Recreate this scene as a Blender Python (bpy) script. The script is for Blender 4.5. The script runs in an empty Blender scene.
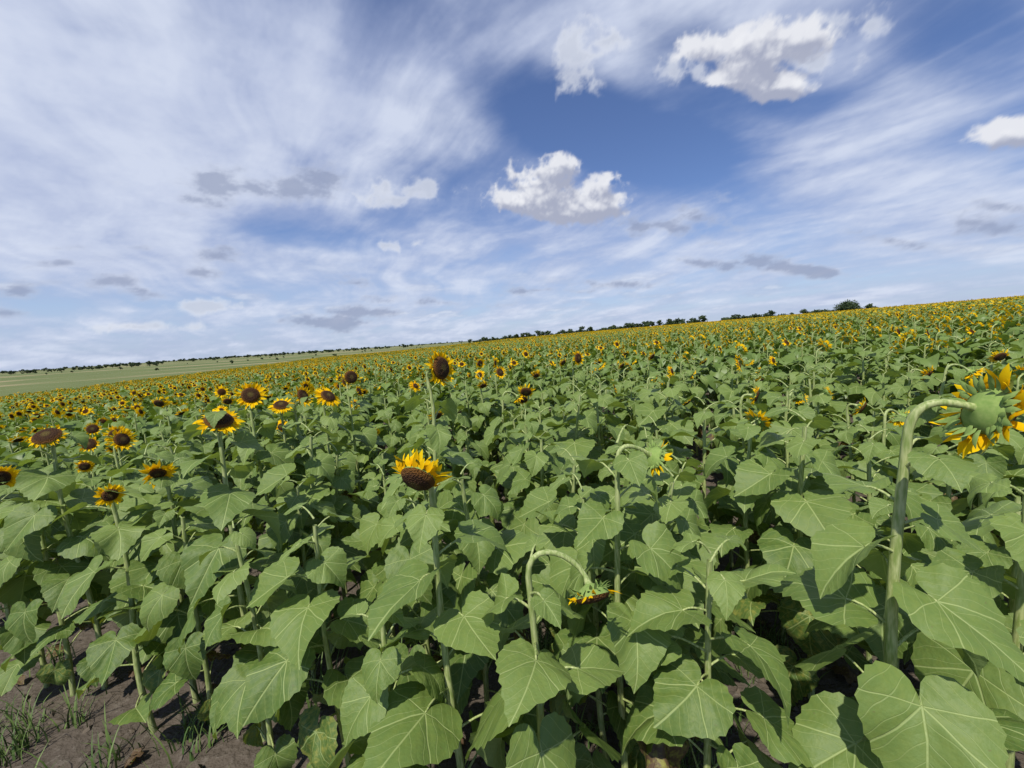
import bpy, math, random
import numpy as np
from mathutils import Vector, Matrix, Euler
R = math.radians
scene = bpy.context.scene
scene.view_settings.view_transform = 'Standard'
scene.view_settings.look = 'None'
scene.view_settings.exposure = 0

# ------------------------------------------------------------------ camera
FPX = 396.0
CAM = Vector((0, 0, 1.95))
pitch = -math.atan(46 / FPX)
roll = math.atan(0.066)
fwd = Vector((0, math.cos(pitch), math.sin(pitch)))
right0 = Vector((1, 0, 0))
up0 = right0.cross(fwd)
rt = right0 * math.cos(roll) - up0 * math.sin(roll)
up = right0 * math.sin(roll) + up0 * math.cos(roll)
cam_d = bpy.data.cameras.new("camera")
cam_d.sensor_width = 36
cam_d.lens = FPX / 1024 * 36
cam_d.clip_start = 0.05
cam_d.clip_end = 20000
cam = bpy.data.objects.new("camera", cam_d)
scene.collection.objects.link(cam)
m = Matrix((rt, up, -fwd)).transposed().to_4x4()
m.translation = CAM
cam.matrix_world = m
scene.camera = cam

def pdir(px, py):
    return (fwd + rt * ((px - 512) / FPX) + up * ((384 - py) / FPX))
def ppos(px, py, depth):
    return CAM + pdir(px, py) * depth

def sstep(a, b, x):
    t = max(0, min(1, (x - a) / (b - a)))
    return t * t * (3 - 2 * t)

def terr(x, y):
    r = math.hypot(x, y)
    if x < 0:
        s = 4.5 * math.tanh(0.045 * x / 4.5)
    else:
        s = 2.3 * math.tanh(0.025 * x / 2.3) * (1 - sstep(280, 600, r))
    return s * sstep(0.8, 12, r) 

# ------------------------------------------------------------------ node helpers
class NT:
    def __init__(s, tree):
        s.t = tree; s.n = tree.nodes; s.l = tree.links
    def add(s, typ, **kw):
        nd = s.n.new(typ)
        for k, v in kw.items():
            setattr(nd, k, v)
        return nd
    def put(s, sock, v):
        if isinstance(v, bpy.types.NodeSocket):
            s.l.new(v, sock)
        elif v is not None:
            sock.default_value = v
    def math(s, op, a, b=None, c=None, clamp=False):
        nd = s.add('ShaderNodeMath', operation=op, use_clamp=clamp)
        s.put(nd.inputs[0], a); s.put(nd.inputs[1], b)
        if c is not None: s.put(nd.inputs[2], c)
        return nd.outputs[0]
    def vmath(s, op, a, b=None, out=0):
        nd = s.add('ShaderNodeVectorMath', operation=op)
        s.put(nd.inputs[0], a)
        if op == 'SCALE': s.put(nd.inputs[3], b)
        else: s.put(nd.inputs[1], b)
        return nd.outputs[out]
    def ss(s, x, a, b, lo=0.0, hi=1.0):
        nd = s.add('ShaderNodeMapRange', interpolation_type='SMOOTHSTEP')
        s.put(nd.inputs[0], x); s.put(nd.inputs[1], a); s.put(nd.inputs[2], b)
        s.put(nd.inputs[3], lo); s.put(nd.inputs[4], hi)
        return nd.outputs[0]
    def noise(s, vec, scale, detail=3, rough=0.5, dist=0.0):
        nd = s.add('ShaderNodeTexNoise')
        if vec is not None: s.put(nd.inputs['Vector'], vec)
        nd.inputs['Scale'].default_value = scale
        nd.inputs['Detail'].default_value = detail
        nd.inputs['Roughness'].default_value = rough
        nd.inputs['Distortion'].default_value = dist
        return nd.outputs[0]
    def mix(s, f, a, b):
        nd = s.add('ShaderNodeMix', data_type='RGBA')
        s.put(nd.inputs[0], f)
        s.put(nd.inputs[6], a if not isinstance(a, tuple) else (*a, 1)[:4])
        s.put(nd.inputs[7], b if not isinstance(b, tuple) else (*b, 1)[:4])
        return nd.outputs[2]
    def xyz(s, v):
        nd = s.add('ShaderNodeSeparateXYZ'); s.put(nd.inputs[0], v); return nd.outputs
    def comb(s, x, y, z=0.0):
        nd = s.add('ShaderNodeCombineXYZ')
        s.put(nd.inputs[0], x); s.put(nd.inputs[1], y); s.put(nd.inputs[2], z)
        return nd.outputs[0]

# ------------------------------------------------------------------ sun + sky
sun_el, sun_az = R(58), R(205)
sdir = Vector((math.sin(sun_az) * math.cos(sun_el), math.cos(sun_az) * math.cos(sun_el), math.sin(sun_el)))
sl = bpy.data.lights.new("sun", 'SUN')
sl.energy = 4.8
sl.angle = R(0.8)
sl.color = (1.0, 0.95, 0.86)
so = bpy.data.objects.new("sun", sl)
so.rotation_euler = sdir.to_track_quat('Z', 'Y').to_euler()
so.location = (0, 0, 50)
scene.collection.objects.link(so)

STR = 0.1
def sky_node(T, vec=None):
    sky = T.add('ShaderNodeTexSky', sky_type='NISHITA')
    sky.sun_disc = False
    sky.sun_elevation = sun_el
    sky.sun_rotation = sun_az
    sky.air_density = 1.0
    sky.dust_density = 0.6
    sky.ozone_density = 2.5
    if vec is not None and 'Vector' in sky.inputs: T.l.new(vec, sky.inputs['Vector'])
    return T.vmath('MULTIPLY', sky.outputs[0], (0.88, 0.95, 1.22))
w = bpy.data.worlds.new("World")
scene.world = w
w.use_nodes = True
w.node_tree.nodes.clear()
T = NT(w.node_tree)
bg = T.add('ShaderNodeBackground'); bg.inputs[1].default_value = STR
T.l.new(sky_node(T), bg.inputs[0])
wo = T.add('ShaderNodeOutputWorld'); T.l.new(bg.outputs[0], wo.inputs[0])
try: w.cycles.sampling_method = 'NONE'
except Exception as e: print(e)

# cloud layer : part of a sky dome, colours computed per vertex from procedural noise
rs_ = np.random.RandomState(12)
TAB = rs_.rand(64, 64, 64).astype(np.float32)
def vnoise(p):
    i = np.floor(p).astype(np.int32); f = p - i
    f = f * f * f * (f * (f * 6 - 15) + 10)
    i0 = i & 63; i1 = (i + 1) & 63
    x0, y0, z0 = i0.T; x1, y1, z1 = i1.T; fx, fy, fz = f.T
    a = TAB[x0, y0, z0] * (1 - fx) + TAB[x1, y0, z0] * fx
    b = TAB[x0, y1, z0] * (1 - fx) + TAB[x1, y1, z0] * fx
    c = TAB[x0, y0, z1] * (1 - fx) + TAB[x1, y0, z1] * fx
    d = TAB[x0, y1, z1] * (1 - fx) + TAB[x1, y1, z1] * fx
    return (a * (1 - fy) + b * fy) * (1 - fz) + (c * (1 - fy) + d * fy) * fz
ROT = np.array(Euler((0.6, 1.1, 0.4)).to_matrix())
def fbm(p, scale, octv, rough=0.5, off=0.0, billow=False):
    q = p * scale + off + 31.7
    s = 0; a = 1; tot = 0
    for o_ in range(octv):
        n = vnoise(q)
        if billow: n = 1 - np.abs(2 * n - 1)
        s = s + n * a; tot += a
        a *= rough; q = (q @ ROT.T) * 2.03 + 5.3
    return (s / tot - .5) * 1.7 + .5
def nss(x, a, b):
    t = np.clip((x - a) / (b - a), 0, 1); return t * t * (3 - 2 * t)
az = np.concatenate([np.arange(-100, -64, 1.0), np.arange(-64, 64, 0.16), np.arange(64, 101, 1.0)])
el_ = np.concatenate([np.array([-1.5, -.7]), np.arange(-.2, 46, 0.15), np.arange(46, 79, 1.0)])
AZ, EL = np.meshgrid(np.radians(az), np.radians(el_))
nA, nE = len(az), len(el_)
Dn = np.stack([np.sin(AZ) * np.cos(EL), np.cos(AZ) * np.cos(EL), np.sin(EL)], -1).reshape(-1, 3)
def nell(d, px, py, a, b, tilt=0):
    c = pdir(px, py).normalized()
    u = (pdir(px + 1, py).normalized() - c); su = u.length
    v = (pdir(px, py - 1).normalized() - c); sv = v.length
    u.normalize(); v = (v - u * v.dot(u)); v = (v - c * v.dot(c)).normalized(); u = v.cross(c)
    t = R(tilt)
    u2 = u * math.cos(t) + v * math.sin(t); v2 = -u * math.sin(t) + v * math.cos(t)
    e = d - np.array(c)
    return 1 - np.sqrt((e @ np.array(u2) / (a * su))**2 + (e @ np.array(v2) / (b * sv))**2 + (e @ np.array(c) / max(a * su, .3))**2)
def field(d, blobs):
    cur = np.full(len(d), -2.0)
    for bl in blobs:
        cur = np.maximum(cur, nell(d, *bl))
    return cur
cumul = [(556,190,52,26),(532,200,38,16),(590,202,36,20),(566,170,28,20),(596,186,26,20),(575,208,48,14),
         (750,52,54,30),(714,50,34,18),(735,76,36,16),(800,40,46,22),(780,84,42,15),
         (1012,132,44,17)]
wisp = [(576,58,28,24),(570,78,20,14),(604,42,18,10),(590,72,18,16),(845,22,34,14),(872,26,26,10),(700,70,24,16),(820,62,30,14),
        (412,190,26,10),(398,200,20,8),(388,246,10,6),(416,243,9,6),(208,306,26,5),(135,327,42,5)]
greyc = [(215,176,38,15),(245,186,54,14),(292,190,40,15),(318,180,28,12),(195,200,26,10),(690,208,40,14,15),(662,226,38,11,10),(715,198,24,10,10),
         (212,256,26,9),(200,272,24,7),(70,262,50,8,-5),(105,284,58,10,-4),(140,290,34,7),(14,292,34,10),(10,312,30,7),(130,247,24,5),(60,248,36,6),
         (358,283,24,6),(890,240,60,9,8),(970,222,60,14,10),(1000,205,40,9,10),(760,260,30,8),(320,322,60,7,3),(440,302,50,5,4),(380,312,40,5),(850,232,30,6),
         (540,290,40,4),(620,284,30,4),(700,262,40,5,8),(820,272,50,5,8)]
bb = fbm(Dn, 13, 7, .58, 0)
bl2 = fbm(Dn, 30, 5, .55, 9, True)
NS1 = (bb - .5) * 1.5 + (bl2 - .5) * .75
def shp(F): return np.minimum(F * 1.7, .75 + F * .3)
F1 = shp(field(Dn, cumul)); f1 = F1 + NS1
Dup = Dn + np.array([-0.010, 0, 0.026])
NS2 = (fbm(Dup, 13, 5, .58, 0) - .5) * 1.5 + (fbm(Dup, 30, 4, .55, 9, True) - .5) * .75
f2 = shp(field(Dup, cumul)) + NS2
cden = nss(f1, .10, .80)
shade = np.clip(nss(f2 * 1.0 - f1 * .25, -.1, .9) * .9 + nss(bl2, .35, .75) * .12, 0, 1)
fw = field(Dn, wisp) + NS1 * 1.3
wden = nss(fw, -.05, 1.1) * .75
Dg = Dn * np.array([1, 1, 2.0])
f3 = field(Dn, greyc) + (fbm(Dg, 12, 7, .62, 3) - .5) * 2.5
gden = nss(f3, -.15, 1.1) * .75
dz = Dn[:, 2]
P = Dn[:, :2] / (np.maximum(dz, -.02) + .14)[:, None]
sa = P @ np.array([-.5, .866]); sb = P @ np.array([.866, .5])
wrp = fbm(np.stack([sa, sb, sa * 0], -1), .8, 3, .5, 50) - .5
SV = np.stack([sa * .42 + wrp * .5, sb * 1.0 + wrp * .7, sa * 0], -1)
SV2 = np.stack([sa * .22 + wrp * .3, sb * 1.0 + wrp * .5, sa * 0], -1)
n1 = fbm(SV, 1.4, 7, .56, 1); n2 = fbm(SV2, 5, 6, .6, 2)
n3 = fbm(np.stack([sa, sb, sa * 0], -1), 2.2, 7, .6, 7)
V = .59 + (n1 - .5) * .60 + (n2 - .5) * .32 + (n3 - .5) * .42
for wgt, b_ in [(0.34, (170, 130, 420, 190, 10)), (0.24, (850, 180, 260, 55, 14)), (0.26, (390, 80, 190, 80, 22)), (.25, (330, 120, 90, 60, 30)),
                (-0.80, (615, 132, 210, 66, 14)), (-0.32, (970, 40, 150, 60, 25)), (-0.46, (720, 70, 150, 60, 15)), (.12, (610, 10, 60, 25, 40)),
                (-0.14, (150, 25, 120, 30, 0)), (-0.28, (340, 240, 130, 18, 5)), (-.25, (430, 115, 50, 30, 30)), (.15, (600, 262, 300, 40, 4)),
                (.22, (100, 250, 240, 60, 0))]:
    V = V + wgt * nss(nell(Dn, *b_), 0, .7)
veil = nss(V, .02, 1.0) * .93
haze = (1 - nss(dz, 0, .30)) * .6
edge_f = 1 - nss(np.abs(np.degrees(AZ.ravel())), 75, 98)
edge_f = edge_f * (1 - nss(np.degrees(EL.ravel()), 55, 76))
low = fbm(np.stack([P[:, 0] * .9, P[:, 1] * 1.0, P[:, 0] * 0], -1), 2.6, 6, .58, 77)
lowd = nss(low, .62, .98) * nss(dz, .015, .05) * (1 - nss(dz, .12, .26)) * .45
C = np.zeros((len(Dn), 3)); A = np.zeros(len(Dn))
def over(C, A, col, a):
    a = a * edge_f
    return C * (1 - a)[:, None] + np.asarray(col) * a[:, None], A * (1 - a) + a
def lerp(a, b, t): return np.array(a)[None] * (1 - t)[:, None] + np.array(b)[None] * t[:, None]
C, A = over(C, A, np.array([[.52, .66, .87]]), haze)
tv = np.clip((n3 - .5) * 1.0 + (n2 - .5) * .6 + (V - .6) * .8 + .36, 0, 1)
C, A = over(C, A, lerp((.44, .51, .72), (.67, .73, .88), tv), veil)
C, A = over(C, A, lerp((.38, .45, .62), (.72, .77, .88), nss(low, .7, 1.0)), lowd)
C, A = over(C, A, lerp((.56, .61, .74), (.31, .36, .51), nss(f3, .1, 1.1)), gden)
C, A = over(C, A, lerp((.80, .83, .90), (.62, .66, .76), nss(fw, .5, 1.2)), wden)
C, A = over(C, A, lerp((.88, .89, .93), (.40, .43, .55), shade), cden * .95)

me = bpy.data.meshes.new("sky")
RS = 7000.0
me.vertices.add(len(Dn)); me.vertices.foreach_set('co', (Dn * RS).astype(np.float32).ravel())
ii = np.arange(nE * nA).reshape(nE, nA)
quads = np.stack([ii[:-1, :-1], ii[1:, :-1], ii[1:, 1:], ii[:-1, 1:]], -1).reshape(-1, 4)
me.loops.add(quads.size); me.loops.foreach_set('vertex_index', quads.ravel().astype(np.int32))
me.polygons.add(len(quads)); me.polygons.foreach_set('loop_start', np.arange(0, quads.size, 4, dtype=np.int32))
me.update(calc_edges=True)
ca = me.attributes.new("cloud_colour", 'FLOAT_COLOR', 'POINT')
ca.data.foreach_set('color', np.concatenate([C, A[:, None]], 1).astype(np.float32).ravel())
mt = bpy.data.materials.new("sky"); mt.use_nodes = True; mt.node_tree.nodes.clear()
t = NT(mt.node_tree)
geo = t.add('ShaderNodeNewGeometry')
sk = t.vmath('SCALE', sky_node(t, t.vmath('NORMALIZE', geo.outputs['Position'])), STR)
at = t.add('ShaderNodeAttribute', attribute_name="cloud_colour")
cc = t.vmath('ADD', t.vmath('SCALE', sk, t.math('SUBTRACT', 1.0, at.outputs['Alpha'])), at.outputs['Color'])
em = t.add('ShaderNodeEmission'); t.l.new(cc, em.inputs[0])
ou = t.add('ShaderNodeOutputMaterial'); t.l.new(em.outputs[0], ou.inputs[0])
try: mt.cycles.emission_sampling = 'NONE'
except Exception as e: print(e)
me.materials.append(mt)
so2 = bpy.data.objects.new("sky", me); scene.collection.objects.link(so2)

# ------------------------------------------------------------------ materials
def newmat(name):
    mt = bpy.data.materials.new(name); mt.use_nodes = True
    mt.node_tree.nodes.clear()
    t = NT(mt.node_tree)
    out = t.add('ShaderNodeOutputMaterial')
    return mt, t, out
def principled(t, col, rough=0.5, spec=0.5, normal=None):
    p = t.add('ShaderNodeBsdfPrincipled')
    t.put(p.inputs['Base Color'], col if not isinstance(col, tuple) else (*col, 1)[:4])
    t.put(p.inputs['Roughness'], rough)
    p.inputs['Specular IOR Level'].default_value = spec
    if normal is not None: t.l.new(normal, p.inputs['Normal'])
    return p
def diffuse(t, col):
    d = t.add('ShaderNodeBsdfDiffuse'); t.l.new(col, d.inputs[0]); return d
def bump(t, h, strength=0.5, dist=0.01):
    b = t.add('ShaderNodeBump'); b.inputs['Strength'].default_value = strength
    b.inputs['Distance'].default_value = dist
    t.l.new(h, b.inputs['Height']); return b.outputs[0]
def attr(t, name, out='Fac'):
    a = t.add('ShaderNodeAttribute', attribute_name=name); return a.outputs[out]
def translu(t, p, c, fac, out, mul=(1.4, 1.4, 0.4)):
    tr = t.add('ShaderNodeBsdfTranslucent')
    t.l.new(t.vmath('MULTIPLY', c, mul), tr.inputs[0])
    mx = t.add('ShaderNodeMixShader'); mx.inputs[0].default_value = fac
    t.l.new(p.outputs[0], mx.inputs[1]); t.l.new(tr.outputs[0], mx.inputs[2])
    t.l.new(mx.outputs[0], out.inputs[0])

LD, LL = (0.056, 0.115, 0.018), (0.205, 0.285, 0.072)
# leaf
M_leaf, t, out = newmat("sunflower_leaf")
uvn = t.add('ShaderNodeUVMap'); uvn.uv_map = "UVMap"
ux, uy, _ = t.xyz(uvn.outputs[0])
uvw = t.noise(uvn.outputs[0], 3.2, 0)
ax = t.math('ABSOLUTE', ux)
def line(dist, w0):
    return t.ss(dist, w0 * 0.3, w0, 1.0, 0.0)
mid = line(ax, 0.017)
wob = t.math('MULTIPLY', t.math('SUBTRACT', uvw, 0.5), 0.16)
def ray(ang, w0):
    a = R(ang)
    d = t.math('SUBTRACT', t.math('MULTIPLY', ax, math.cos(a)), t.math('MULTIPLY', uy, math.sin(a)))
    d = t.math('ABSOLUTE', t.math('ADD', d, t.math('MULTIPLY', wob, ax)))
    along = t.math('ADD', t.math('MULTIPLY', ax, math.sin(a)), t.math('MULTIPLY', uy, math.cos(a)))
    return t.math('MULTIPLY', line(d, w0), t.ss(along, 0.0, 0.02))
l1 = ray(44, 0.014)
l2 = ray(92, 0.010)
q = t.math('ADD', t.math('SUBTRACT', uy, t.math('MULTIPLY', ax, 0.95)), wob)
fr = t.math('FRACT', t.math('MULTIPLY', q, 5.3))
br = t.ss(t.math('ABSOLUTE', t.math('SUBTRACT', fr, 0.5)), 0.015, 0.05, 0.45, 0.0)
veins = t.math('MAXIMUM', t.math('MAXIMUM', mid, l1), t.math('MAXIMUM', l2, br))
pillow = t.math('ABSOLUTE', t.math('SUBTRACT', fr, 0.5))
geo = t.add('ShaderNodeNewGeometry')
oi = t.add('ShaderNodeObjectInfo')
tint = attr(t, "tint")
nz = t.noise(uvn.outputs[0], 9, 3, 0.6)
c = t.mix(tint, LD, LL)
c = t.mix(t.math('MULTIPLY', t.ss(nz, 0.35, 0.75), 0.4), c, (0.225, 0.275, 0.055))
c = t.mix(t.math('MULTIPLY', oi.outputs['Random'], 0.25), c, (0.125, 0.20, 0.045))
c = t.mix(t.math('MULTIPLY', veins, 0.65), c, (0.40, 0.48, 0.18))
c = t.mix(t.math('MULTIPLY', geo.outputs['Backfacing'], 0.45), c, (0.26, 0.34, 0.15))
dry = attr(t, "dry")
dn = t.math('ADD', dry, t.math('MULTIPLY', t.math('SUBTRACT', nz, 0.5), 0.9))
c = t.mix(t.ss(dn, 0.45, 0.75), c, (0.30, 0.29, 0.06))
c = t.mix(t.ss(dn, 0.8, 1.05), c, (0.12, 0.075, 0.04))
fine = t.noise(uvn.outputs[0], 20, 2)
c = t.mix(t.ss(fine, 0.70, 0.76, 0, 0.5), c, (0.16, 0.12, 0.05))
hgt = t.math('MULTIPLY_ADD', veins, -0.8, t.math('MULTIPLY', fine, 0.6))
hgt = t.math('MULTIPLY_ADD', pillow, -0.6, hgt)
nb = bump(t, hgt, 0.42, 0.006)
p = principled(t, c, 0.56, 0.38, nb)
translu(t, p, c, .25, out)
M_leaff, t, out = newmat("sunflower_leaf_plain")
tint = attr(t, "tint"); oi = t.add('ShaderNodeObjectInfo')
c = t.mix(tint, LD, LL)
c = t.mix(t.math('MULTIPLY', oi.outputs['Random'], 0.35), c, (0.145, 0.22, 0.05))
gl = t.add('ShaderNodeBsdfGlossy'); gl.inputs['Roughness'].default_value = .5
m2 = t.add('ShaderNodeMixShader'); m2.inputs[0].default_value = .05
t.l.new(diffuse(t, c).outputs[0], m2.inputs[1]); t.l.new(gl.outputs[0], m2.inputs[2])
translu(t, m2, c, .22, out)
# stem
M_stem, t, out = newmat("sunflower_stem")
tcn = t.add('ShaderNodeTexCoord')
sv = t.vmath('MULTIPLY', tcn.outputs['Object'], (1, 1, .15))
n = t.noise(sv, 150, 2)
c = t.mix(t.ss(n, .3, .7), (0.21, 0.28, 0.075), (0.42, 0.46, 0.20))
p = principled(t, c, 0.55, 0.3)
t.l.new(p.outputs[0], out.inputs[0])
# bract
M_bract, t, out = newmat("sunflower_bract")
tcn = t.add('ShaderNodeTexCoord')
n = t.noise(tcn.outputs['Object'], 90, 2)
c = t.mix(n, (0.13, 0.23, 0.05), (0.30, 0.38, 0.12))
d_ = diffuse(t, c)
t.l.new(d_.outputs[0], out.inputs[0])
# petal
M_petal, t, out = newmat("sunflower_petal")
tint = attr(t, "tint")
c = t.mix(tint, (0.88, 0.44, 0.005), (0.97, 0.71, 0.012))
translu(t, diffuse(t, c), c, .30, out, (1.05, 1.0, 1.0))
# disc
M_disc, t, out = newmat("sunflower_disc")
tint = attr(t, "tint")
tcn = t.add('ShaderNodeTexCoord')
vo = t.add('ShaderNodeTexVoronoi'); vo.inputs['Scale'].default_value = 190
t.l.new(tcn.outputs['Object'], vo.inputs['Vector'])
c = t.mix(t.ss(tint, 0.15, 0.45), (0.10, 0.075, 0.02), (0.040, 0.018, 0.008))
c = t.mix(t.ss(tint, 0.72, 0.98, 0, 0.6), c, (0.20, 0.085, 0.012))
c = t.mix(t.ss(vo.outputs['Distance'], 0.0, 0.6, 0.5, 0.0), c, (0.18, 0.085, 0.02))
p = principled(t, c, 0.85, 0.2, bump(t, t.math('MULTIPLY', vo.outputs['Distance'], -1.0), 1.0, 0.006))
t.l.new(p.outputs[0], out.inputs[0])
M_discf, t, out = newmat("sunflower_disc_plain")
tint = attr(t, "tint")
c = t.mix(t.ss(tint, 0.6, 0.98), (0.050, 0.024, 0.010), (0.11, 0.05, 0.012))
t.l.new(diffuse(t, c).outputs[0], out.inputs[0])
PM = [M_stem, M_leaf, M_petal, M_disc, M_bract]
PMF = [M_stem, M_leaff, M_petal, M_discf, M_bract]

# ------------------------------------------------------------------ mesh builder
class MB:
    def __init__(s):
        s.v = []; s.f = []; s.m = []; s.uv = []; s.ti = []; s.dr = []
    def vert(s, p, uv=(0, 0), ti=0.5, dr=0.0):
        s.v.append(tuple(p)); s.uv.append(uv); s.ti.append(ti); s.dr.append(dr)
        return len(s.v) - 1
    def face(s, idx, mt):
        s.f.append(idx); s.m.append(mt)
    def mesh(s, name, mats, smooth=True):
        me = bpy.data.meshes.new(name)
        me.from_pydata(s.v, [], s.f)
        me.polygons.foreach_set('material_index', s.m)
        me.polygons.foreach_set('use_smooth', [smooth] * len(s.f))
        a = me.attributes.new("tint", 'FLOAT', 'POINT'); a.data.foreach_set('value', s.ti)
        a = me.attributes.new("dry", 'FLOAT', 'POINT'); a.data.foreach_set('value', s.dr)
        ul = me.uv_layers.new(name="UVMap")
        vi = [0] * len(me.loops); me.loops.foreach_get('vertex_index', vi)
        buf = []
        for i in vi: buf.extend(s.uv[i])
        ul.data.foreach_set('uv', buf)
        for mt in mats: me.materials.append(mt)
        me.update()
        return me

def perp(n):
    n = n.normalized()
    a = Vector((0, 0, 1)) if abs(n.z) < 0.9 else Vector((0, 1, 0))
    x = n.cross(a).normalized(); y = n.cross(x).normalized()
    return x, y

def tube(B, pts, rads, ns, mt, ti=0.5):
    rings = []
    prevx = None
    for i, p in enumerate(pts):
        d = (pts[min(i + 1, len(pts) - 1)] - pts[max(i - 1, 0)]).normalized()
        if prevx is None:
            x, y = perp(d)
        else:
            x = (prevx - d * prevx.dot(d)).normalized(); y = d.cross(x)
        prevx = x
        rings.append([B.vert(p + (x * math.cos(k * 2 * math.pi / ns) + y * math.sin(k * 2 * math.pi / ns)) * rads[i], (0, 0), ti) for k in range(ns)])
    for i in range(len(rings) - 1):
        for k in range(ns):
            B.face((rings[i][k], rings[i][(k + 1) % ns], rings[i + 1][(k + 1) % ns], rings[i + 1][k]), mt)

def bez(p0, p1, p2, p3, n):
    o = []
    for i in range(n + 1):
        t = i / n; u = 1 - t
        o.append(p0 * u**3 + p1 * 3 * u * u * t + p2 * 3 * u * t * t + p3 * t**3)
    return o

HEART = [(0, 1.0), (5, .90), (12, .79), (22, .70), (38, .63), (58, .60), (80, .575), (100, .53), (122, .47), (142, .40), (158, .31), (170, .20), (178, .08)]
def heart(deg):
    deg = abs(deg)
    for i in range(len(HEART) - 1):
        a, ra = HEART[i]; b, rb = HEART[i + 1]
        if deg <= b: return ra + (rb - ra) * (deg - a) / (b - a)
    return .08

def leaf(B, rng, pos, phi, pit, L, res, ti, dry=0.0, rollj=0.35, mt=1):
    f = Vector((math.cos(phi) * math.cos(pit), math.sin(phi) * math.cos(pit), -math.sin(pit)))
    s = Vector((math.sin(phi), -math.cos(phi), 0))
    rj = rng.uniform(-rollj, rollj)
    n = s.cross(f).normalized()
    s, n = s * math.cos(rj) + n * math.sin(rj), n * math.cos(rj) - s * math.sin(rj)
    fold = rng.uniform(0.05, 0.45); cur = rng.uniform(0.1, 0.9); edge = rng.uniform(0.0, 0.45)
    w1 = rng.uniform(0.03, 0.10); p1 = rng.uniform(0, 6.28); p2 = rng.uniform(0, 6.28)
    twist = rng.uniform(-0.45, 0.45); side = rng.uniform(-0.18, 0.18)
    wsc = rng.uniform(0.82, 1.08)
    crump = dry * 0.5
    if res == 2: na, nr = 46, 4
    elif res == 1: na, nr = 22, 2
    else: na, nr = 8, 1
    if res >= 1:
        angs = []
        for k in range(na + 1):
            q = -1 + 2 * k / na
            angs.append(178 * math.copysign(abs(q) ** 1.15, q))
    else:
        angs = [-165, -120, -75, -28, 0, 28, 75, 120, 165]
    def P(x, y):
        r2 = x * x + y * y
        th = math.atan2(x, y)
        xs = x * wsc
        z = fold * abs(x) * (1 - 0.3 * y) - cur * (max(0, y) ** 2) * 0.7 - edge * x * x * 1.2
        z -= 0.25 * min(0, y) ** 2
        z += w1 * math.sin(3 * th + p1) * min(1, r2 * 3) + w1 * 0.55 * math.sin(7 * th + p2) * r2 * 2
        z += twist * x * y
        z += crump * math.sin(9 * x + p1) * math.cos(8 * y + p2) * 0.3
        if res == 2:
            z += 0.012 * math.sin(26 * x + p1) * math.sin(24 * y + p2)
        yy = y - 0.28 * max(0, cur) * max(0, y) ** 3
        return pos + (s * (xs + side * y * y) + f * yy + n * z) * L
    c = B.vert(pos, (0, 0), ti, dry)
    prev = None
    for j in range(1, nr + 1):
        fr_ = (j / nr) ** 0.9
        ring = []
        for k, a in enumerate(angs):
            r = heart(a)
            if res == 2 and j == nr and 0 < abs(a) < 150:
                r *= 1 + (0.030 if k % 2 else -0.024) + rng.uniform(-.014, .014)
            r *= fr_
            x = r * math.sin(R(a)); y = r * math.cos(R(a))
            ring.append(B.vert(P(x, y), (x, y), ti, dry))
        for k in range(len(angs) - 1):
            if prev is None: B.face((c, ring[k + 1], ring[k]), mt)
            else: B.face((prev[k], prev[k + 1], ring[k + 1], ring[k]), mt)
        prev = ring

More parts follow.
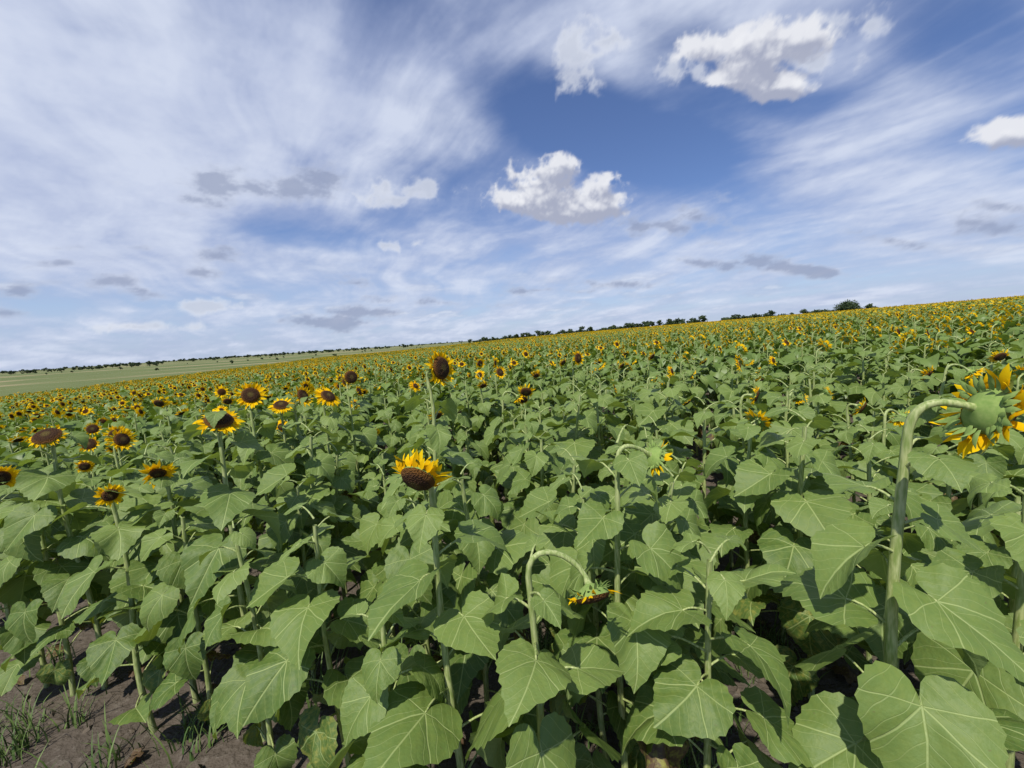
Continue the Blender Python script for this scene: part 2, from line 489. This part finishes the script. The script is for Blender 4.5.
def head(B, rng, pos, N, dr, pl, res, npet=None, back=0.0, missing=0.1, convex=0.3):
    """pos: where the neck meets the receptacle; N: facing direction"""
    N = N.normalized(); x, y = perp(N)
    def pt(a, r, h): return pos + (x * math.cos(a) + y * math.sin(a)) * r + N * h
    ns = {2: 28, 1: 12, 0: 6}[res]
    th = dr * 0.55
    if res > 0:
        prof = [(0.010, -0.004), (dr * .55, th * .18), (dr * .92, th * .55), (dr * 1.0, th)]
    else:
        prof = [(0.01, 0), (dr, th)]
    pr = None
    for r, h in prof:
        ring = [B.vert(pt(2 * math.pi * k / ns, r, h)) for k in range(ns)]
        if pr:
            for k in range(ns): B.face((pr[k], pr[(k + 1) % ns], ring[(k + 1) % ns], ring[k]), 4)
        pr = ring
    rr = {2: [1.0, .86, .68, .48, .26], 1: [1.0, .6], 0: [1.0]}[res]
    pr = None
    for q in rr:
        hh = th + dr * convex * (1 - q * q) + (0.003 if q < 1 else 0) + (dr * 0.06 if 0.6 < q < 0.9 else 0)
        ring = [B.vert(pt(2 * math.pi * k / ns, dr * q * (1 + (rng.uniform(-.02, .02) if res == 2 else 0)), hh + (rng.uniform(-.001, .001) if res == 2 else 0)), (0, 0), q) for k in range(ns)]
        if pr:
            for k in range(ns): B.face((pr[k], pr[(k + 1) % ns], ring[(k + 1) % ns], ring[k]), 3)
        pr = ring
    c = B.vert(pt(0, 0, th + dr * convex), (0, 0), 0.0)
    for k in range(ns): B.face((pr[k], pr[(k + 1) % ns], c), 3)
    if npet is None: npet = {2: 38, 1: 15, 0: 8}[res]
    def strip(a, r0, h0, Ln, Wd, tilt, curl, mt, t0, segs, twist=0.0):
        rd = x * math.cos(a) + y * math.sin(a); tg = N.cross(rd)
        tg = (tg * math.cos(twist) + N * math.sin(twist))
        p_ = pos + rd * r0 + N * h0
        prof = {4: [.55, 1, .95, .6, .05], 2: [.7, 1, .1], 1: [1, .35]}[segs]
        e = tilt; prev = None
        for i, wv in enumerate(prof):
            t_ = t0 + 0.5 * i / segs
            if segs == 4:
                cur_ = [B.vert(p_ - tg * Wd * wv / 2, (0, 0), t_), B.vert(p_ - N * Wd * .16 * wv, (0, 0), t_ - .1), B.vert(p_ + tg * Wd * wv / 2, (0, 0), t_)]
            else:
                cur_ = [B.vert(p_ - tg * Wd * wv / 2, (0, 0), t_), B.vert(p_ + tg * Wd * wv / 2, (0, 0), t_)]
            if prev:
                for k in range(len(cur_) - 1): B.face((prev[k], prev[k + 1], cur_[k + 1], cur_[k]), mt)
            prev = cur_
            p_ = p_ + (rd * math.cos(e) + N * math.sin(e)) * Ln / segs
            e += curl / segs
    segs = {2: 4, 1: 2, 0: 1}[res]
    for k in range(npet):
        if rng.random() < missing: continue
        a = 2 * math.pi * (k + rng.uniform(-.3, .3)) / npet
        Wd = pl * {2: .36, 1: .6, 0: .95}[res] * rng.uniform(.8, 1.2)
        strip(a, dr * .96, th * (.95 if k % 2 else .82), pl * rng.uniform(.65, 1.15), Wd, rng.uniform(-.2, .6) - back, rng.uniform(-1.3, .8), 2, rng.uniform(.1, .5), segs, rng.uniform(-.6, .6))
    nb_ = {2: 30, 1: 9, 0: 0}[res]
    for k in range(nb_):
        a = 2 * math.pi * (k + rng.uniform(-.3, .3)) / nb_
        strip(a, dr * rng.uniform(.70, .95), th * rng.uniform(.3, .6), pl * rng.uniform(.5, .95), pl * .26, rng.uniform(-.8, .2), rng.uniform(-1.0, 1.0), 4, .3, segs)

def plant(seed, H, face=None, hd=None, nleaf=18, leafL=0.175, res=2, neck=None, leafbot=0.22, lean=(0, 0), topleaf=None, thick=1.0):
    rng = random.Random(seed)
    B = MB()
    ns = {2: 8, 1: 5, 0: 3}[res]
    wob = [rng.uniform(-.014, .014) for _ in range(4)]
    Hs = H
    def sp(z):
        t_ = z / H
        return Vector((lean[0] * t_ + wob[0] * math.sin(4 * t_) + wob[1] * math.sin(7 * t_), lean[1] * t_ + wob[2] * math.sin(5 * t_) + wob[3] * math.sin(6 * t_), z))
    nseg = {2: 10, 1: 4, 0: 1}[res]
    pts = [sp(Hs * i / nseg) for i in range(nseg + 1)]
    rs = [(0.0150 - 0.006 * i / nseg) * thick for i in range(nseg + 1)]
    pts[0].z = -0.05
    if hd:
        hp = hd['pos']; N = hd['N'].normalized()
        d = (hp - pts[-1]).length
        arc = bez(pts[-1], pts[-1] + Vector((0, 0, d * .75)), hp - N * d * .5, hp, {2: 10, 1: 5, 0: 2}[res])
        pts += arc[1:]
        rs += [(0.0088 - 0.002 * i / len(arc)) * thick for i in range(1, len(arc))]
        rs[-1] = 0.012
    tube(B, pts, rs, ns, 0)
    if hd:
        head(B, rng, hp, N, hd['dr'], hd['pl'], res, back=hd.get('back', 0), missing=hd.get('missing', .1), convex=hd.get('convex', .3))
    ph = rng.uniform(0, 6.28)
    top = topleaf or H
    for i in range(nleaf):
        q = (i + rng.uniform(-.25, .25)) / (nleaf - 1)
        q = max(0, min(1, q))
        z = leafbot + (top - leafbot) * q ** 0.85
        phi = ph + i * R(137.5) + rng.uniform(-.35, .35)
        size = leafL * (0.80 + 0.5 * math.sin(math.pi * min(1, q * .9 + .12)) - 0.35 * max(0, q - .75) / .25 * 1.0) * rng.uniform(.75, 1.12)
        pet = rng.uniform(.10, .18) * (1.15 - .5 * q) * (leafL / .175)
        el = R(rng.uniform(30, 55)) * (0.6 + 0.5 * q)
        base = sp(z)
        hdv = Vector((math.cos(phi), math.sin(phi), 0))
        e0 = hdv * math.cos(el) + Vector((0, 0, 1)) * math.sin(el)
        p3 = base + e0 * pet * .75 + hdv * pet * .35 + Vector((0, 0, -.01))
        if res > 0:
            tube(B, bez(base, base + e0 * pet * .4, p3 - hdv * pet * .3 + Vector((0, 0, .01)), p3, 5 if res == 2 else 2),
                 [0.0048, .0042, .0038, .0036, .0034, .003] if res == 2 else [.005, .004, .004], 5 if res == 2 else 3, 0)
        pit = R(rng.uniform(12, 72)) * (1.15 - .75 * q) 
        if rng.random() < .15: pit = R(rng.uniform(-25, 10))
        dry = 0.0
        if q < .2: dry = rng.choice([0, 0, 0.25, .5, 1.0])
        elif q < .5: dry = rng.choice([0, 0, 0, 0, 0, 0, .3])
        leaf(B, rng, p3, phi + rng.uniform(-.4, .4), pit, size, res, rng.uniform(0.0, .5) + .5 * q, dry)  # random leaf tone, plus gap shade painted into the tint of lower leaves
    return B

# ------------------------------------------------------------------ variants
src = bpy.data.collections.new("sunflower_plants")
FACE = Vector((0.88, -0.47, 0))
def rotz(v, a):
    return Vector((v.x * math.cos(a) - v.y * math.sin(a), v.x * math.sin(a) + v.y * math.cos(a), v.z))
def rand_head(rng, H, kind, far=False):
    fh = rotz(FACE, rng.uniform(-.8, .8))
    if kind == 'open':
        N = fh + Vector((0, 0, rng.uniform(-.6, .8))); off = rng.uniform(.04, .09); dz_ = rng.uniform(.04, .16)
    else:
        N = fh + Vector((0, 0, rng.uniform(-1.6, -.5))); off = rng.uniform(.10, .16); dz_ = rng.uniform(-.02, .05)
    pl = rng.uniform(.044, .062) if far else rng.uniform(.036, .056)
    return dict(pos=Vector((0, 0, H + dz_)) + fh * off, N=N, dr=rng.uniform(.032, .054), pl=pl, missing=rng.uniform(0, .15) if far else rng.uniform(.05, .4), back=rng.uniform(-.6, .6))
def add_src(name, B, mats=PM):
    o = bpy.data.objects.new(name, B.mesh(name, mats)); src.objects.link(o)
rngv = random.Random(5)
NHI = 18   # 0-6 open, 7-10 droop, 11-17 none
hi_kind = ['open'] * 7 + ['droop'] * 4 + [None] * 7
for i in range(NHI):
    H = rngv.uniform(1.24, 1.38)
    k = hi_kind[i]
    add_src("p%02d_sunflower" % i, plant(100 + i, H, hd=rand_head(rngv, H, k) if k else None, nleaf=rngv.randint(18, 22), leafL=rngv.uniform(.165, .195), res=2, topleaf=H + .03))
NMID = 11   # 0-6 open, 7-8 droop, 9-10 none
for i in range(NMID):
    H = rngv.uniform(1.24, 1.38)
    k = 'open' if i < 7 else ('droop' if i < 9 else None)
    add_src("p%02d_sunflower" % (NHI + i), plant(200 + i, H, hd=rand_head(rngv, H, k, True) if k else None, nleaf=11, leafL=.20, res=1, leafbot=.6, topleaf=H + .03), PMF)
NLO = 8    # 0-5 open, 6-7 none
for i in range(NLO):
    H = rngv.uniform(1.24, 1.38)
    add_src("p%02d_sunflower" % (NHI + NMID + i), plant(300 + i, H, hd=rand_head(rngv, H, 'open', True) if i < 6 else None, nleaf=7, leafL=.225, res=0, leafbot=.95, topleaf=H + .03), PMF)
NPATCH = 4
for i in range(NPATCH):
    B = MB(); rg = random.Random(400 + i)
    for a in range(105):
        x0 = rg.uniform(-2.6, 2.6); y0 = rg.uniform(-2.6, 2.6); H = rg.uniform(1.2, 1.42)
        for l in range(4):
            leaf(B, rg, Vector((x0 + rg.uniform(-.2, .2), y0 + rg.uniform(-.2, .2), H - rg.uniform(-.03, .22))), rg.uniform(0, 6.28), R(rg.uniform(0, 45)), .26, 0, rg.uniform(.2, 1))
        if rg.random() < (.34 if i < 2 else .75):
            hd = rand_head(rg, H, 'open', True)
            head(B, rg, hd['pos'] + Vector((x0, y0, 0)), hd['N'], hd['dr'], hd['pl'], 0)
    add_src("p%02d_sunflower" % (NHI + NMID + NLO + i), B, PMF)

# ------------------------------------------------------------------ hero plants
heroes = []
def hero(px, py, depth, N, dr, pl, seed, off=None, drop=0.16, nleaf=18, leafL=.175, back=0, missing=.1, convex=.3, lean=(0, 0), topd=0.0, thick=1.0):
    hp = ppos(px, py, depth)
    N = Vector(N).normalized()
    nh = Vector((N.x, N.y, 0))
    if off is None: off = nh * 0.09
    else: off = Vector((off[0], off[1], 0))
    bx, by = hp.x - off.x - lean[0], hp.y - off.y - lean[1]
    gz = terr(bx, by)
    H = hp.z - gz - drop
    loc = Vector((bx, by, gz))
    hpl = hp - N * dr * .55 - loc
    B = plant(seed, H, hd=dict(pos=hpl, N=N, dr=dr, pl=pl, back=back, missing=missing, convex=convex), nleaf=nleaf, leafL=leafL, res=2, topleaf=H - topd, lean=lean, thick=thick)
    o = bpy.data.objects.new("sunflower_plant", B.mesh("sunflower_plant", PM))
    o.location = loc
    scene.collection.objects.link(o)
    heroes.append((bx, by, px, py, depth))

hero(441, 368, 1.9, (.85, -.50, .10), .056, .046, 1, drop=.22, missing=.05, topd=-.12)
hero(418, 478, 1.15, (-.25, -.72, -.55), .052, .052, 2, off=(-.02, -.06), drop=.08, back=.9, missing=0, convex=.5, topd=-.05)
hero(219, 420, 1.8, (.45, -.35, .85), .056, .045, 3, drop=.08, back=.3, topd=-.07, missing=.2)
hero(110, 495, 1.9, (.72, -.68, .0), .030, .030, 4, drop=.06, topd=-.06)
hero(47, 436, 2.2, (.3, -.6, .95), .060, .026, 5, drop=.08, back=.6, topd=-.09)
hero(990, 412, 0.98, (.80, -.20, -.30), .062, .062, 6, off=(.15, -.05), drop=.08, back=.45, lean=(.03, 0), topd=.02, thick=1.25, missing=0)
hero(592, 596, 1.10, (.15, -.60, -.80), .050, .036, 7, off=(.17, -.03), drop=-.05, missing=.55)
hero(758, 420, 2.1, (.75, .3, .65), .028, .050, 8, drop=.08, topd=-.07)
hero(328, 396, 3.0, (.6, -.3, .6), .054, .055, 9, drop=.14, topd=-.10, back=.4)
hero(351, 377, 3.4, (.7, -.7, .1), .055, .02, 10, drop=.2, topd=-.10)
hero(281, 405, 3.2, (.3, -.5, .9), .055, .045, 11, drop=.12, back=.3, topd=-.10)
hero(578, 358, 4.5, (.6, -.75, .1), .055, .045, 12, drop=.2, topd=-.10)
hero(655, 458, 1.45, (.85, .3, -.65), .046, .034, 13, off=(.16, 0.04), drop=0, missing=.6, topd=-.09)

# ------------------------------------------------------------------ field points
pts, idx, rot, scl = [], [], [], []
rf = random.Random(91)
def front(x): return 0.99 + max(0, -(x + 1.3)) * .58
def in_field(x, y):
    if y < front(x): return False
    if (x + 2.45) ** 2 + (y - 1.70) ** 2 < .42 ** 2: return False
    if x < -60 - (y - 45) * .28: return False
    if y > 265 or x > 330: return False
    return True
def push(x, y, i, rz, s, tx=0, ty=0):
    pts.append((x, y, terr(x, y))); idx.append(i); rot.append((tx, ty, rz)); scl.append(s)
RN, RM, RFAR = 7.0, 24.0, 66.0
TAN = 1.7
row = 0.73; step = 0.30
for ix in range(-140, 140):
    x0 = ix * row
    for iy in range(0, int(RFAR / step)):
        y = iy * step + rf.uniform(-.14, .14)
        x = x0 + rf.uniform(-.33, .33)
        r = math.hypot(x, y)
        if r > RFAR or y < 0.9: continue
        if abs(x) > y * TAN + 2.5: continue
        if not in_field(x, y): continue
        if rf.random() < .03: continue
        if any((x - h[0]) ** 2 + (y - h[1]) ** 2 < .16 ** 2 for h in heroes): continue
        rz = rf.uniform(-.6, .6); s = rf.uniform(.88, 1.09) if r < 6 else rf.uniform(.92, 1.08)
        if r < 1.5: s *= .97
        occ = False
        for h in heroes:
            if y < h[4] - .05 and r < 3.2:
                lat = abs(x / y - pdir(h[2], h[3]).x / pdir(h[2], h[3]).y) * y
                if lat < .28:
                    zc = (CAM.z + (ppos(h[2], h[3], h[4]).z - CAM.z) * y / h[4])
                    s = min(s, (zc - .07 - terr(x, y)) / 1.42); occ = True
        s = max(s, .66)
        right_side = sstep(-.2, .8, x / (y + 1))
        if r < RN:
            if r < 2.6 or occ: i = 11 + rf.randrange(7) if rf.random() < .95 else 7 + rf.randrange(4)
            else:
                k = rf.random()
                pr = .16 if r < 4 else .30
                i = rf.randrange(7) if k < pr else (7 + rf.randrange(4) if k < pr + .10 else 11 + rf.randrange(7))
        elif r < RM:
            k = rf.random()
            i = NHI + (rf.randrange(7) if k < .32 + .42 * right_side else (7 + rf.randrange(2) if k < .78 else 9 + rf.randrange(2)))
        else:
            i = NHI + NMID + (rf.randrange(6) if rf.random() < .42 + .48 * right_side else 6 + rf.randrange(2))
        push(x, y, i, rz, s, rf.uniform(-.06, .06), rf.uniform(-.06, .06))
ps = 4.6
for ix in range(-40, 75):
    for iy in range(0, 60):
        x = ix * ps + rf.uniform(-.5, .5); y = iy * ps + rf.uniform(-.5, .5)
        r = math.hypot(x, y)
        if r < RFAR - 1 or abs(x) > y * TAN + 5 or not in_field(x, y): continue
        push(x, y, NHI + NMID + NLO + (2 if x > y * .2 else 0) + rf.randrange(2), rf.uniform(-.35, .35), rf.uniform(.95, 1.08))

def instancer(name, coll, pts, idx, rot, scl):
    me = bpy.data.meshes.new(name)
    me.from_pydata(pts, [], [])
    a = me.attributes.new("idx", 'INT', 'POINT'); a.data.foreach_set('value', idx)
    a = me.attributes.new("rot", 'FLOAT_VECTOR', 'POINT'); a.data.foreach_set('vector', [c for v in rot for c in v])
    a = me.attributes.new("scl", 'FLOAT', 'POINT'); a.data.foreach_set('value', scl)
    o = bpy.data.objects.new(name, me); scene.collection.objects.link(o)
    g = bpy.data.node_groups.new(name + "_scatter", 'GeometryNodeTree')
    g.interface.new_socket('Geometry', in_out='INPUT', socket_type='NodeSocketGeometry')
    g.interface.new_socket('Geometry', in_out='OUTPUT', socket_type='NodeSocketGeometry')
    G = NT(g)
    gi = G.add('NodeGroupInput'); go = G.add('NodeGroupOutput')
    ci = G.add('GeometryNodeCollectionInfo')
    ci.inputs['Collection'].default_value = coll
    ci.inputs['Separate Children'].default_value = True
    ci.inputs['Reset Children'].default_value = True
    iop = G.add('GeometryNodeInstanceOnPoints')
    iop.inputs['Pick Instance'].default_value = True
    def na(nm, ty):
        q = G.add('GeometryNodeInputNamedAttribute', data_type=ty); q.inputs[0].default_value = nm; return q.outputs[0]
    e2r = G.add('FunctionNodeEulerToRotation')
    g.links.new(gi.outputs[0], iop.inputs['Points'])
    g.links.new(ci.outputs[0], iop.inputs['Instance'])
    g.links.new(na("idx", 'INT'), iop.inputs['Instance Index'])
    g.links.new(na("rot", 'FLOAT_VECTOR'), e2r.inputs[0])
    g.links.new(e2r.outputs[0], iop.inputs['Rotation'])
    g.links.new(na("scl", 'FLOAT'), iop.inputs['Scale'])
    g.links.new(iop.outputs[0], go.inputs[0])
    md = o.modifiers.new("scatter", 'NODES'); md.node_group = g
    return o
instancer("sunflower_field", src, pts, idx, rot, scl)
print("field points", len(pts))

# ------------------------------------------------------------------ ground
M_gr, t, out = newmat("field_ground")
geo = t.add('ShaderNodeNewGeometry'); pos = geo.outputs['Position']
gx, gy, gz_ = t.xyz(pos)
edge = t.math('ADD', t.math('ADD', gx, 47.0), t.math('MULTIPLY', gy, .28))
mask = t.math('MULTIPLY', t.ss(edge, -.8, .8), t.ss(gy, 264, 268, 1.0, 0.0))
s1 = t.noise(pos, 3.0, 4, .6); s2 = t.noise(pos, 28, 3, .6)
soil = t.mix(s1, (0.050, 0.040, 0.030), (0.135, 0.112, 0.088))
soil = t.mix(t.ss(s2, .5, .75, 0, .6), soil, (0.17, 0.148, 0.120))
cs = t.comb(t.math('MULTIPLY', gx, .0025), t.math('MULTIPLY', gy, .009))
g1_ = t.noise(cs, 1.6, 3, .5); g2_ = t.noise(pos, .05, 4, .6)
grass = t.mix(g2_, (0.095, 0.125, 0.040), (0.165, 0.185, 0.075))
grass = t.mix(t.ss(g1_, .52, .60), grass, (0.28, 0.24, 0.13))
grass = t.mix(t.ss(g1_, .34, .40, 1, 0), grass, (0.06, 0.10, 0.035))
c = t.mix(mask, grass, soil)
hh = t.math('ADD', t.math('MULTIPLY', s1, 1.0), t.math('MULTIPLY', s2, .5))
p = principled(t, c, .95, .1, bump(t, hh, .9, .05))
t.l.new(p.outputs[0], out.inputs[0])
B = MB()
radii = [0.0]; r = .12
while r < 6900: radii.append(r); r *= 1.09
NS = 144
rg = random.Random(9)
prev = None
for r in radii[1:]:
    ring = []
    for k in range(NS):
        a = 2 * math.pi * k / NS
        x = r * math.cos(a); y = r * math.sin(a)
        z = terr(x, y)
        if r < 6: z += rg.uniform(-.012, .012)
        ring.append(B.vert((x, y, z)))
    if prev:
        for k in range(NS): B.face((prev[k], ring[k], ring[(k + 1) % NS], prev[(k + 1) % NS]), 0)
    else:
        c0 = B.vert((0, 0, 0))
        for k in range(NS): B.face((c0, ring[k], ring[(k + 1) % NS]), 0)
    prev = ring
o = bpy.data.objects.new("ground", B.mesh("ground", [M_gr])); scene.collection.objects.link(o)

M_clod, t, out = newmat("soil_clod")
tcn = t.add('ShaderNodeNewGeometry')
c = t.mix(t.noise(tcn.outputs['Position'], 30, 3), (0.06, 0.048, 0.035), (0.17, 0.14, 0.105))
p = principled(t, c, .95, .1); t.l.new(p.outputs[0], out.inputs[0])
B = MB(); rg = random.Random(21)
for i in range(2400):
    x = rg.uniform(-4, 3.5); y = rg.uniform(.3, 5); s = rg.uniform(.006, .03) * (1.3 if rg.random() < .1 else 1)
    z = terr(x, y)
    base = len(B.v)
    for d in [(1,0,0),(-1,0,0),(0,1,0),(0,-1,0),(0,0,1),(0,0,-1)]:
        q = Vector(d) * s * rg.uniform(.6, 1.2) + Vector((rg.uniform(-.3, .3), rg.uniform(-.3, .3), rg.uniform(-.2, .2))) * s
        B.vert((x + q.x, y + q.y, z + q.z * .8 + s * .2))
    for a, b, c_ in [(0,2,4),(2,1,4),(1,3,4),(3,0,4),(2,0,5),(1,2,5),(3,1,5),(0,3,5)]:
        B.face((base + a, base + b, base + c_), 0)
o = bpy.data.objects.new("soil_clods", B.mesh("soil_clods", [M_clod], False)); scene.collection.objects.link(o)
B = MB(); rg = random.Random(31)
for i in range(80):
    x = rg.uniform(-4, 4); y = rg.uniform(.1, 4) + front(x)
    leaf(B, rg, Vector((x, y, terr(x, y) + .03)), rg.uniform(0, 6.28), R(rg.uniform(-15, 15)), rg.uniform(.06, .11), 1, .5, rg.uniform(.9, 1.3), mt=0)
o = bpy.data.objects.new("fallen_leaves", B.mesh("fallen_leaves", [M_leaf])); scene.collection.objects.link(o)
M_weed, t, out = newmat("weed_blade")
tint = attr(t, "tint")
c = t.mix(tint, (0.05, 0.10, 0.02), (0.14, 0.20, 0.05))
p = principled(t, c, .6, .3); t.l.new(p.outputs[0], out.inputs[0])
B = MB(); rg = random.Random(41)
for cl in range(130):
    x0 = rg.uniform(-4.5, 3); y0 = front(x0) + rg.uniform(-.15, 1.6)
    for i in range(26):
        a = rg.uniform(0, 6.28); h = rg.uniform(.06, .30); sp_ = rg.uniform(.2, .9)
        bx = x0 + rg.gauss(0, .05); by = y0 + rg.gauss(0, .05)
        d = Vector((math.cos(a), math.sin(a), 0)); s_ = Vector((-d.y, d.x, 0)) * rg.uniform(.002, .006)
        pr = None; tt = rg.random()
        for k in range(5):
            q = k / 4
            c0 = Vector((bx, by, terr(bx, by))) + d * sp_ * h * q * q + Vector((0, 0, h * (q - .25 * q * q)))
            wv = (1 - q) ** .6 + .02
            cu = [B.vert(c0 - s_ * wv, (0, 0), tt), B.vert(c0 + s_ * wv, (0, 0), tt)]
            if pr: B.face((pr[0], pr[1], cu[1], cu[0]), 0)
            pr = cu
o = bpy.data.objects.new("weeds", B.mesh("weeds", [M_weed])); scene.collection.objects.link(o)

# ------------------------------------------------------------------ trees
M_tl, t, out = newmat("tree_foliage")
tint = attr(t, "tint")
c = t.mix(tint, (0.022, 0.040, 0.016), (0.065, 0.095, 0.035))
p = principled(t, c, .7, .2); t.l.new(p.outputs[0], out.inputs[0])
M_bk, t, out = newmat("tree_bark")
geo = t.add('ShaderNodeNewGeometry')
c = t.mix(t.noise(geo.outputs['Position'], 6, 3), (0.05, 0.04, 0.03), (0.12, 0.10, 0.08))
p = principled(t, c, .9, .1); t.l.new(p.outputs[0], out.inputs[0])
def tree(seed, Hh, Wd, n=900, ls=.35):
    B = MB(); rg = random.Random(seed)
    trunk_h = Hh * .35
    tube(B, [Vector((0, 0, -.3)), Vector((.05, 0, trunk_h * .6)), Vector((0, .1, trunk_h * 1.4))], [Hh * .04, Hh * .028, Hh * .015], 7, 1)
    lobes = []
    for i in range(11):
        a = rg.uniform(0, 6.28); rr = Wd * .5 * rg.uniform(.15, .72)
        c = Vector((rr * math.cos(a), rr * math.sin(a), Hh * rg.uniform(.34, .80)))
        lobes.append((c, Wd * rg.uniform(.13, .24), rg.uniform(0, .5)))
        tube(B, [Vector((0, 0, trunk_h * .8)), c * .5 + Vector((0, 0, trunk_h * .4)), c], [Hh * .015, Hh * .01, Hh * .004], 5, 1)
    lobes.append((Vector((0, 0, Hh * .75)), Wd * .22, .4))
    for i in range(n):
        c, r, tb = rg.choice(lobes)
        d = Vector((rg.gauss(0, 1), rg.gauss(0, 1), rg.gauss(0, 1))).normalized()
        q = c + Vector((d.x, d.y, d.z * .75)) * r * rg.uniform(.5, 1.12)
        x = Vector((rg.gauss(0, 1), rg.gauss(0, 1), rg.gauss(0, 1))).normalized()
        y = x.cross(d).normalized(); s_ = ls * rg.uniform(.6, 1.4)
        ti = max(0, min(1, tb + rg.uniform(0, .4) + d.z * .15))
        ii = [B.vert(q + x * s_, (0, 0), ti), B.vert(q + y * s_ * .7, (0, 0), ti), B.vert(q - x * s_, (0, 0), ti), B.vert(q - y * s_ * .7, (0, 0), ti)]
        B.face(tuple(ii), 0)
    return B
o = bpy.data.objects.new("oak_tree", tree(3, 10.5, 19, 3800, .36).mesh("oak_tree", [M_tl, M_bk]))
q = pdir(846, 312); q = q / q.y * 275
o.location = (q.x, q.y, terr(q.x, q.y) - .3); scene.collection.objects.link(o)
tsrc = bpy.data.collections.new("distant_trees")
for i in range(5):
    B = tree(50 + i, [5, 6, 7, 5.5, 4][i], [5, 5, 6, 7, 6][i], 420, .42)
    ob = bpy.data.objects.new("t%d_tree" % i, B.mesh("t%d_tree" % i, [M_tl, M_bk])); tsrc.objects.link(ob)
tp, ti_, tr_, ts_ = [], [], [], []
rg = random.Random(61)
def ptree(px, D_, s):
    q = pdir(px, 340); q = q / q.y * D_
    tp.append((q.x, q.y, terr(q.x, q.y) - .1)); ti_.append(rg.randrange(5)); tr_.append((0, 0, rg.uniform(0, 6.28))); ts_.append(s)
px = 470
while px < 705:
    ptree(px, rg.uniform(300, 325), rg.uniform(.6, 1.1) * (.85 + .4 * (px - 470) / 235)); px += rg.uniform(1.5, 5)
px = 725
while px < 1060:
    ptree(px, rg.uniform(280, 300), rg.uniform(.85, 1.25)); px += rg.uniform(1.5, 7)
for i in range(320):
    ptree(rg.uniform(-40, 600), rg.uniform(900, 2600), rg.uniform(.6, 1.6))
for band in [(700, -30, 160), (1400, 170, 260), (1000, 250, 420), (1800, -30, 300), (2400, 300, 560)]:
    for i in range(70):
        ptree(rg.uniform(band[1], band[2]), band[0] * rg.uniform(.98, 1.02), rg.uniform(.6, 1.2) * (1 + band[0] / 3000))
for i in range(35):
    ptree(rg.uniform(-40, 420), rg.uniform(250, 700), rg.uniform(.3, .6))
instancer("distant_tree_line", tsrc, tp, ti_, tr_, ts_)
